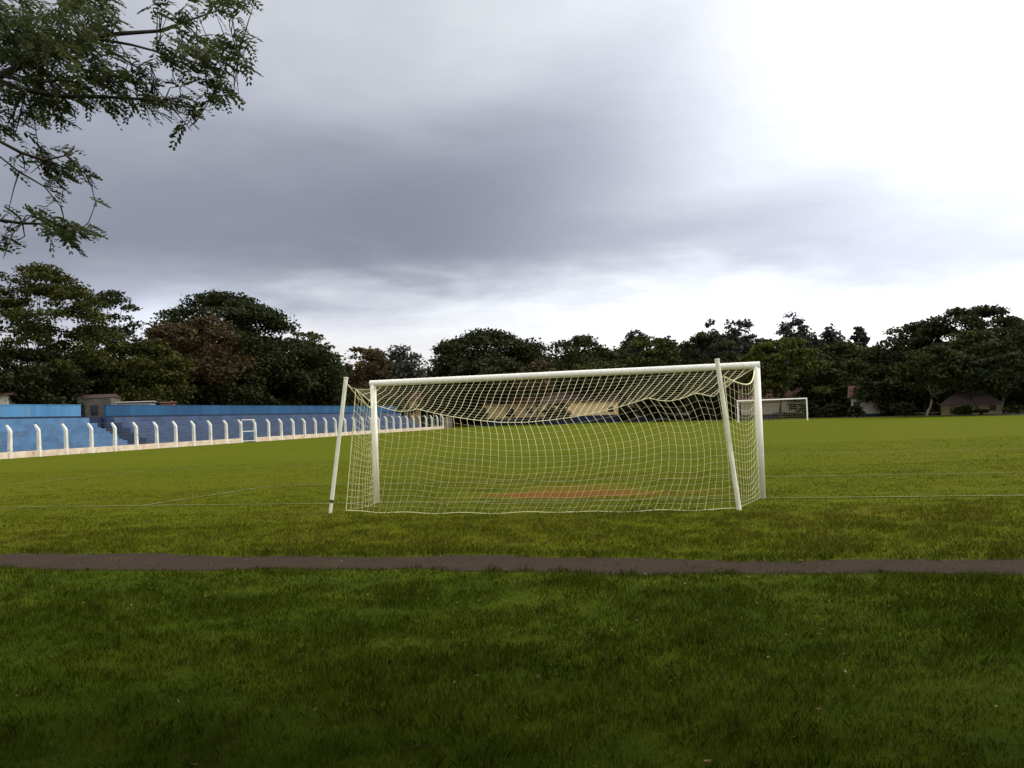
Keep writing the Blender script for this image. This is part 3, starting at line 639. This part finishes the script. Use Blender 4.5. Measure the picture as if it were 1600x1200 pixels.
TREES = [
 (40, 414, 128, 97, 570, 'leaf_olive', 'tall airy spreading tree rising over the left end of the blue terrace', 'umbrella', dict(dens=1.5, trunk_dx=1.5)),
 (165, 441, 60, 108, 575, 'leaf_dark', 'narrow dark tree with flat cap right of the tall airy tree', 'dome', dict(dens=.8)),
 (30, 542, 105, 93, 650, 'leaf_dark', 'low dark bushy tree behind the bright blue wall at the left edge', 'dome', dict(dens=1.1)),
 (135, 545, 72, 104, 650, 'leaf_dark', 'low dark tree standing over the dim grey house', 'dome', dict(dens=1.1)),
 (345, 456, 118, 132, 600, 'leaf_dark', 'tallest dark dome crowned tree behind the faded blue wall', 'dome', dict(dens=1.15)),
 (300, 491, 92, 122, 605, 'leaf_brown', 'rust brown leaved tree in front of the tallest dark dome', 'dome', dict(dens=1.0)),
 (212, 524, 84, 108, 632, 'leaf_olive', 'dark olive tree with layered crown in front of the rust brown tree', 'dome', dict(dens=1.15)),
 (430, 520, 108, 138, 640, 'leaf_dark', 'broad dark green tree sloping down behind the cream pole', 'dome', dict(dens=1.15)),
 (480, 512, 52, 146, 600, 'leaf_olive', 'olive tree filling the shoulder of the wood left of the near goal', 'dome', dict()),
 (350, 575, 80, 126, 650, 'leaf_dark', 'low black green tree over the middle of the faded blue wall', 'dome', dict(dens=1.1)),
 (566, 534, 48, 170, 625, 'leaf_brown', 'small brownish tree above the left goal post', 'dome', dict()),
 (628, 538, 44, 180, 620, 'leaf_grey', 'thin grey green tree with sky showing through, left of the dark dome', 'airy', dict(dens=1.0, bark='bark_pale')),
 (762, 513, 102, 204, 625, 'leaf_dark', 'wide dark dome tree above the left half of the crossbar', 'dome', dict(dens=1.15)),
 (905, 522, 66, 192, 620, 'leaf_mid', 'mid green rounded tree above the middle of the crossbar', 'dome', dict()),
 (1015, 518, 64, 178, 620, 'leaf_olive', 'yellowish green tree right of the crossbar middle', 'dome', dict()),
 (990, 507, 24, 196, 590, 'leaf_grey', 'thin tree top poking above the yellowish green tree', 'airy', dict(dens=.9)),
 (1108, 513, 58, 166, 625, 'leaf_dark', 'dark rounded tree above the right end of the crossbar', 'dome', dict(dens=1.1)),
 (1108, 489, 24, 182, 600, 'leaf_grey', 'tall slim tree top left of its taller twin above the right goal post', 'airy', dict(dens=1.2)),
 (1154, 482, 30, 180, 600, 'leaf_grey', 'taller slim feathery tree directly above the right goal post', 'airy', dict(dens=1.2)),
 (1222, 526, 70, 128, 606, 'leaf_yellow', 'bright yellow green layered tree over the distant goal', 'umbrella', dict(dens=1.5, trunk_dx=-.6)),
 (1238, 479, 30, 160, 590, 'leaf_grey', 'tall feathery tree rising behind the bright yellow green tree', 'airy', dict(dens=1.2)),
 (1298, 505, 28, 165, 590, 'leaf_grey', 'feathery tree top between the tall feathery tree and the right dome', 'airy', dict(dens=.9)),
 (1342, 502, 17, 165, 585, 'leaf_grey', 'thinnest feathery tree top beside the right dome', 'airy', dict(dens=.8)),
 (1315, 527, 66, 136, 640, 'leaf_mid', 'green tree with dark base right of the distant goal', 'dome', dict(dens=1.1)),
 (1425, 495, 76, 121, 625, 'leaf_dark', 'dark domed tree with pale slender trunk on the right', 'dome', dict(dens=1.1, bark='bark_pale', trunk_dx=1.2)),
 (1515, 478, 108, 116, 610, 'leaf_dark', 'widest umbrella tree with sky gaps along its top at the right', 'umbrella', dict(dens=1.5)),
 (1530, 508, 80, 110, 625, 'leaf_mid', 'green tree under the wide umbrella tree above the yellow shed', 'dome', dict(dens=1.0, bark='bark_pale', trunk_dx=2.3)),
 (1625, 492, 70, 104, 630, 'leaf_dark', 'dark tree cut by the right edge of the picture', 'dome', dict(dens=1.1)),
 (1395, 565, 60, 118, 640, 'leaf_dark', 'low dark tree between the pale house and the slender trunk', 'dome', dict(dens=1.1)),
 (1270, 570, 45, 134, 650, 'leaf_dark', 'low dark tree at the right end of the distant goal', 'dome', dict(dens=1.1)),
 (955, 552, 80, 190, 615, 'leaf_dark', 'low dark tree over the cream clubhouse', 'dome', dict(dens=1.1)),
 (1080, 560, 75, 166, 628, 'leaf_dark', 'low dark tree over the dim low house', 'dome', dict(dens=1.1)),
 (765, 560, 66, 186, 614, 'leaf_dark', 'low dark tree hiding the roof of the cream house', 'dome', dict(dens=1.1)),
 (852, 565, 45, 176, 618, 'leaf_dark', 'low dark tree between the cream house and the clubhouse', 'dome', dict(dens=1.1)),
 (935, 566, 54, 172, 612, 'leaf_mid', 'low green tree hiding the clubhouse roof', 'dome', dict(dens=1.1)),
 (1030, 574, 60, 152, 640, 'leaf_dark', 'low black tree in front of the dim low house', 'dome', dict(dens=1.1)),
 (1110, 580, 46, 146, 640, 'leaf_dark', 'low black tree behind the right pole of the near goal', 'dome', dict(dens=1.1)),
 (1460, 540, 58, 103, 603, 'leaf_mid', 'low green tree with slender pale trunk left of the yellow shed', 'dome', dict(dens=1.1, bark='bark_pale', trunk_dx=-1.15)),
 (1580, 548, 55, 98, 610, 'leaf_dark', 'low black tree with pale trunk right of the yellow shed', 'dome', dict(dens=1.1, bark='bark_pale', trunk_dx=-1.6)),
 (838, 560, 34, 158, 622, 'leaf_brown', 'slim brownish tree standing before the clubhouse left end', 'dome', dict(dens=1.1)),
 (1500, 552, 50, 101, 612, 'leaf_dark', 'low spreading tree over the yellow shed roof', 'umbrella', dict(dens=1.4, trunk_dx=1.9)),
 (1190, 566, 36, 124, 616, 'leaf_olive', 'small olive tree against the right goal post', 'dome', dict(dens=1.1, trunk_dx=-1.2)),
 (700, 590, 50, 200, 660, 'leaf_dark', 'low dark tree at the far end of the touchline fence', 'dome', dict(dens=1.1)),
]
for i, (cx, top, hw, D, bot, mt, lb, kd, kw) in enumerate(TREES): tree(cx, top, hw, D, bot, mt, lb, 100+i, kd, **kw)

SHRUBS = [(752, 636, 15, 176, 'round dark shrub left of the cream house'), (872, 629, 25, 160, 'big dark shrub between the cream house and the clubhouse'), (984, 636, 18, 156, 'dark shrub at the right end of the clubhouse'),
 (1012, 636, 20, 150, 'dark shrub on the left of the dim low house'), (797, 637, 7, 172, 'smallest dark shrub in front of the cream house wall'), (1095, 642, 17, 146, 'dark shrub behind the right leaning pole'), (1262, 628, 20, 128, 'dark shrub just right of the distant goal'),
 (1300, 630, 22, 124, 'wide dark shrub between the distant goal and the small pale house'), (1338, 634, 14, 116, 'dark shrub against the left half of the small pale house'), (1532, 641, 12, 101, 'low dark shrub in front of the yellow shed'), (1412, 628, 19, 108, 'wide black shrub between the small pale house and the yellow shed'),
 (1590, 634, 18, 96, 'black shrub right of the yellow shed')]
for i, (cx, top, hw, D, lb) in enumerate(SHRUBS):
    o = tree(cx, top, hw, D, 652, 'leaf_dark', lb, 300+i, 'dome', leaf=.3, name='shrub', group='dark shrubs along the far edge of the pitch')
    o['category'] = 'shrub'
# far wood and shrubs under the trees: masses nobody could count
def mass(name, pts, hfun, depth, n, leaf, mat, seed, label, cat):
    rs = np.random.RandomState(seed); pts = np.array([p_[:2] for p_ in pts]); seg = np.linalg.norm(np.diff(pts, axis=0), axis=1); cum = np.r_[0, np.cumsum(seg)]
    q = rs.uniform(0, cum[-1], n); x = np.interp(q, cum, pts[:, 0]); y = np.interp(q, cum, pts[:, 1])
    dd = rs.uniform(0, depth, n); rad = np.stack([x, y], 1); rad /= np.linalg.norm(rad, axis=1)[:, None]; x = x+rad[:, 0]*dd; y = y+rad[:, 1]*dd
    hmax = hfun(q)*(.74+.11*vnoise(q*.10, q*0+3, seed)+.05*vnoise(q*.37, dd*.4, seed)+.04*vnoise(q*1.1, dd*.8, seed+1)); z = hmax*rs.uniform(0, 1, n)**.9*(1-.25*(dd/depth))
    return tag(fast_mesh(name, leaf_quads(np.stack([x, y, z], 1), leaf, rs, .3), 4, M[mat]), label=label, cat=cat, kind='stuff')
line = [at(px, 650, D) for px, D in [(-150, 112), (0, 118), (200, 130), (400, 158), (560, 190), (660, 222), (800, 222), (950, 212), (1100, 196), (1250, 172), (1400, 146), (1550, 132), (1700, 122)]]
mass('far_woodland', line, lambda q: np.interp(q/q.max(), np.linspace(0, 1, 13), [12, 13.5, 15, 17, 19.5, 20, 20, 21, 20.5, 19, 17.5, 15, 14]), 10, 270000, .95, 'leaf_dark', 31, 'dense dark wood filling the gaps behind all the trees', 'woodland')
line = [P(s+dx_, t_+dy_) for (s, t_), (dx_, dy_) in zip(EDGE[2:8], [(2, 4)]*6)]
mass('undergrowth', line, lambda q: .9+.9*np.clip(vnoise(q*.12, q*0+1, 77), -.6, 1), 2.5, 16000, .34, 'leaf_dark', 33, 'low dark undergrowth along the far edge of the pitch', 'undergrowth')
line = [F(t_, 11) for t_ in range(20, 150, 10)]
mass('undergrowth', line, lambda q: 4.2+0*q, 6, 42000, .42, 'leaf_dark', 35, 'dark undergrowth behind the blue terrace walls', 'undergrowth')

# ------------------------------------------------------------ the near tree whose boughs hang in at the upper left
nroot = empty('shade_tree', (-9.0, 7.2, 0), 0, label='near tree whose feathery boughs hang into the upper left corner', cat='tree')
rs = np.random.RandomState(77)
BR = [ # photo-traced boughs: points (px, py, distance), start radius
 ([(-260, 260, 9.5), (-120, 150, 10), (0, 118, 10.4), (70, 85, 10.7), (140, 58, 11), (190, 52, 11.1), (250, 48, 11.2), (285, 36, 11.3), (325, 20, 11.4), (372, 8, 11.5)], .045),
 ([(140, 58, 11), (175, 64, 11), (205, 70, 11), (245, 82, 10.9), (270, 96, 10.9), (320, 105, 10.9), (372, 88, 10.9)], .020),
 ([(140, 60, 11), (175, 82, 10.8), (215, 105, 10.7), (240, 132, 10.6), (258, 155, 10.6)], .016),
 ([(175, 52, 11), (205, 100, 11.1), (235, 103, 11.1), (255, 97, 11.1)], .007),
 ([(-200, 240, 9.6), (0, 128, 10.2), (40, 142, 10.3), (95, 150, 10.4), (160, 152, 10.5), (230, 156, 10.5), (285, 166, 10.5), (306, 190, 10.5)], .035),
 ([(-200, 300, 9.3), (0, 220, 9.6), (35, 240, 9.7), (70, 250, 9.8), (105, 243, 9.8), (135, 275, 9.8)], .022),
 ([(-180, 320, 9.3), (0, 243, 9.6), (30, 268, 9.6), (70, 290, 9.6), (95, 322, 9.6)], .014),
 ([(-180, 340, 9.0), (0, 345, 9.4), (35, 348, 9.4), (70, 351, 9.4), (100, 364, 9.4), (135, 372, 9.4)], .018),
 ([(125, 362, 9.4), (137, 345, 9.4), (150, 322, 9.4)], .005),
 ([(285, 36, 11.3), (262, 18, 11.3), (240, 5, 11.3), (225, -30, 11.3)], .010),
 ([(90, 150, 10.4), (60, 100, 10.6), (20, 60, 10.8), (-30, 20, 11)], .025),
 ([(0, 118, 10.4), (60, 130, 10.5), (120, 118, 10.6), (170, 130, 10.7)], .018)]
BPTS = []; mb = MB(); trunk_top = np.array([-9.0, 7.4, 3.6])
mb.tube([(-9.0, 7.2, -.2), (-9.0, 7.2, .4), (-9.05, 7.3, 2.0), trunk_top], [.48, .36, .29, .27], 14)
for lst, r0 in BR:
    p_ = [at(*q) for q in lst]
    if lst[0][0] < -100:
        a = trunk_top-np.array([0, 0, .3]); mb.tube([a, a*.55+p_[0]*.45+np.array([0, 0, .25]), p_[0]], [r0*2.6, r0*1.9, r0*1.2], 8); r0 = r0*1.2
    BPTS.append(np.array(p_)); rr = np.linspace(r0, .004, len(p_)); mb.tube([q+rs.uniform(-.012, .012, 3) for q in p_], list(rr), 7)
BP = np.concatenate(BPTS); OV = []
for i in range(11):                                   # limbs carrying the part of the crown over the viewer's head
    th = rs.uniform(0, 2*np.pi); e = np.array([-2.5+math.cos(th)*rs.uniform(3, 8), -.5+math.sin(th)*rs.uniform(3, 7), rs.uniform(6.5, 9)])
    a = trunk_top; mb_ok = True; m_ = a*.5+e*.5+np.array([0, 0, .8])
    for k in np.linspace(0, 1, 9):
        q = a*(1-k)**2+m_*2*k*(1-k)+e*k*k; X_, Y_, D_ = project(q)
        if D_ > -1 and -500 < X_ < 2100 and Y_ > -500: mb_ok = False
    if mb_ok: mb.tube([a*(1-k)**2+m_*2*k*(1-k)+e*k*k for k in np.linspace(0, 1, 7)], list(np.linspace(.14, .02, 7)), 7)
mbt = mb
# fronds: a rachis with leaflets, drooping
def fronds(cen, dirs, L, rs, npair=7):
    """cen (n,3) attach points, dirs (n,3) unit; returns leaflet quads"""
    n = len(cen); out = []; side = np.cross(dirs, np.array([0, 0, 1.])); side /= np.linalg.norm(side, axis=1)[:, None]+1e-6
    roll_ = rs.uniform(-.9, .9, n)[:, None]; upv = np.cross(side, dirs); side = side*np.cos(roll_)+upv*np.sin(roll_)
    Lf = (L*rs.uniform(.5, 1.45, n))[:, None]
    for k in range(npair):
        f = (k+.7)/npair; ax = cen+dirs*Lf*f+np.array([0, 0, -1.])*Lf*.38*f*f
        ll = Lf*rs.uniform(.28, .46, (n, 1))*math.sin(math.pi*(.25+.65*f)); wdt_ = Lf*.11
        for sg in (-1, 1):
            tipd = side*sg*.86+dirs*.45+rs.normal(size=(n, 3))*.12+np.array([0, 0, -.22]); tipd /= np.linalg.norm(tipd, axis=1)[:, None]
            tip = ax+tipd*ll; mid = ax+tipd*ll*.5; out.append(np.stack([ax, mid+dirs*wdt_, tip, mid-dirs*wdt_], 1))
    return np.stack(out, 1).reshape(-1, 3)
CL = [(60, 40, 95, 60, 300), (20, 90, 70, 55, 170), (105, 105, 80, 45, 230), (140, 30, 40, 35, 60), (165, 15, 25, 18, 30), (175, 45, 12, 22, 16), (30, 165, 60, 18, 70), (110, 160, 60, 18, 70), (60, 185, 30, 10, 14), (105, 190, 18, 10, 12),
      (175, 125, 40, 22, 46), (215, 130, 30, 22, 36), (200, 160, 45, 14, 34), (245, 165, 25, 14, 22), (285, 170, 26, 14, 26), (308, 188, 9, 14, 12), (185, 172, 9, 12, 7), (225, 172, 9, 12, 7), (256, 180, 8, 10, 6), (298, 200, 5, 6, 3),
      (205, 92, 18, 10, 10), (232, 118, 12, 12, 8), (243, 132, 8, 6, 6), (260, 80, 30, 20, 22), (290, 90, 38, 26, 60), (330, 85, 40, 26, 62), (365, 85, 24, 26, 30), (385, 75, 16, 22, 18), (388, 100, 12, 14, 10), (375, 45, 9, 14, 7), (290, 42, 16, 20, 22),
      (325, 120, 40, 20, 42), (345, 145, 28, 18, 26), (335, 165, 8, 10, 6), (365, 155, 14, 8, 8), (290, 140, 8, 8, 4), (330, 8, 30, 12, 18), (375, 3, 30, 10, 22), (345, 18, 16, 10, 8), (255, 12, 12, 18, 12), (245, 35, 8, 10, 5), (305, 14, 12, 8, 6), (362, 20, 5, 5, 2),
      (15, 200, 22, 18, 14), (42, 198, 14, 8, 6), (25, 215, 22, 10, 12), (62, 243, 24, 10, 14), (50, 262, 24, 12, 12), (78, 262, 18, 14, 10), (92, 275, 22, 14, 16), (112, 255, 12, 18, 10), (125, 270, 14, 12, 9), (142, 290, 5, 8, 4), (80, 302, 14, 9, 6), (92, 320, 6, 6, 4), (30, 268, 14, 8, 5), (105, 290, 10, 8, 5),
      (50, 335, 10, 10, 5), (16, 335, 6, 8, 3), (62, 342, 16, 9, 8), (100, 360, 22, 12, 20), (122, 368, 26, 14, 30), (145, 368, 12, 7, 7), (118, 385, 6, 6, 5), (5, 352, 8, 14, 6), (14, 372, 12, 16, 9), (4, 395, 7, 12, 4), (85, 365, 8, 8, 4), (148, 322, 3, 3, 2)]
cen = []
for (cx, cy, rx, ry, n) in CL:
    D = 10.9-(max(cy, 160)-160)*.0068
    for j in range(2 if n < 12 else 4 if n < 60 else 9):
        th = rs.uniform(0, 6.283); e_ = at(cx+math.cos(th)*rx*.75, cy+math.sin(th)*ry*.75, D+rs.normal()*.15)
        q_ = BP[np.argmin(((BP-e_)**2).sum(1))]; mbt.tube([q_, q_*.5+e_*.5+rs.normal(size=3)*.04+np.array([0, 0, .03]), e_], [.009, .006, .003], 4, False)
    for k in range(int(n*(1.3 if n > 150 else .78))):
        th = rs.uniform(0, 6.283); r_ = math.sqrt(rs.rand()); cen.append(at(cx+math.cos(th)*r_*rx, cy-5+math.sin(th)*r_*ry, D+rs.normal()*(.12+.006*rx)))
cen = np.array(cen); cen[:, 0] -= .07; cen[:, 2] += .05; d = rs.normal(size=cen.shape); d[:, 0] += .8; d[:, 2] = d[:, 2]*.35-.35; d /= np.linalg.norm(d, axis=1)[:, None]
Q1 = fronds(cen, d, .18, rs, 6)
# overhead crown (unseen, stretched wide to shade the near grass), lobes of larger fronds
lob = []
while len(lob) < 460:
    q = np.array([rs.uniform(-14, 14), rs.uniform(-13, 7.8), 0]); rr = math.hypot(q[0]/14, (q[1]+2.6)/10.4)
    if rr > 1: continue
    q[2] = 5.2+3.6*(1-rr**2)+rs.uniform(-.6, .8); lob.append(q)
oc = np.concatenate([q+rs.normal(size=(150, 3))*np.array([.85, .85, .38]) for q in lob])
X_, Y_, D_ = project(oc); ok = (D_ < -.6) | (X_ < -90) | (X_ > 2400) | (Y_ < -130-900/np.maximum(D_, 1.2)); ok &= oc[:, 2] > 3.4
oc = oc[ok]; d = rs.normal(size=oc.shape); d[:, 2] = d[:, 2]*.3-.2; d /= np.linalg.norm(d, axis=1)[:, None]
Q2 = fronds(oc, d, .50, rs, 4)
cr = fast_mesh('crown', np.concatenate([Q1, Q2]), 4, M['leaf_near'], nroot)
mbt.build('trunk', M['bark'], nroot, smooth=True)
print('grass blades', len(A)//5, 'near leaves', (len(Q1)+len(Q2))//4)
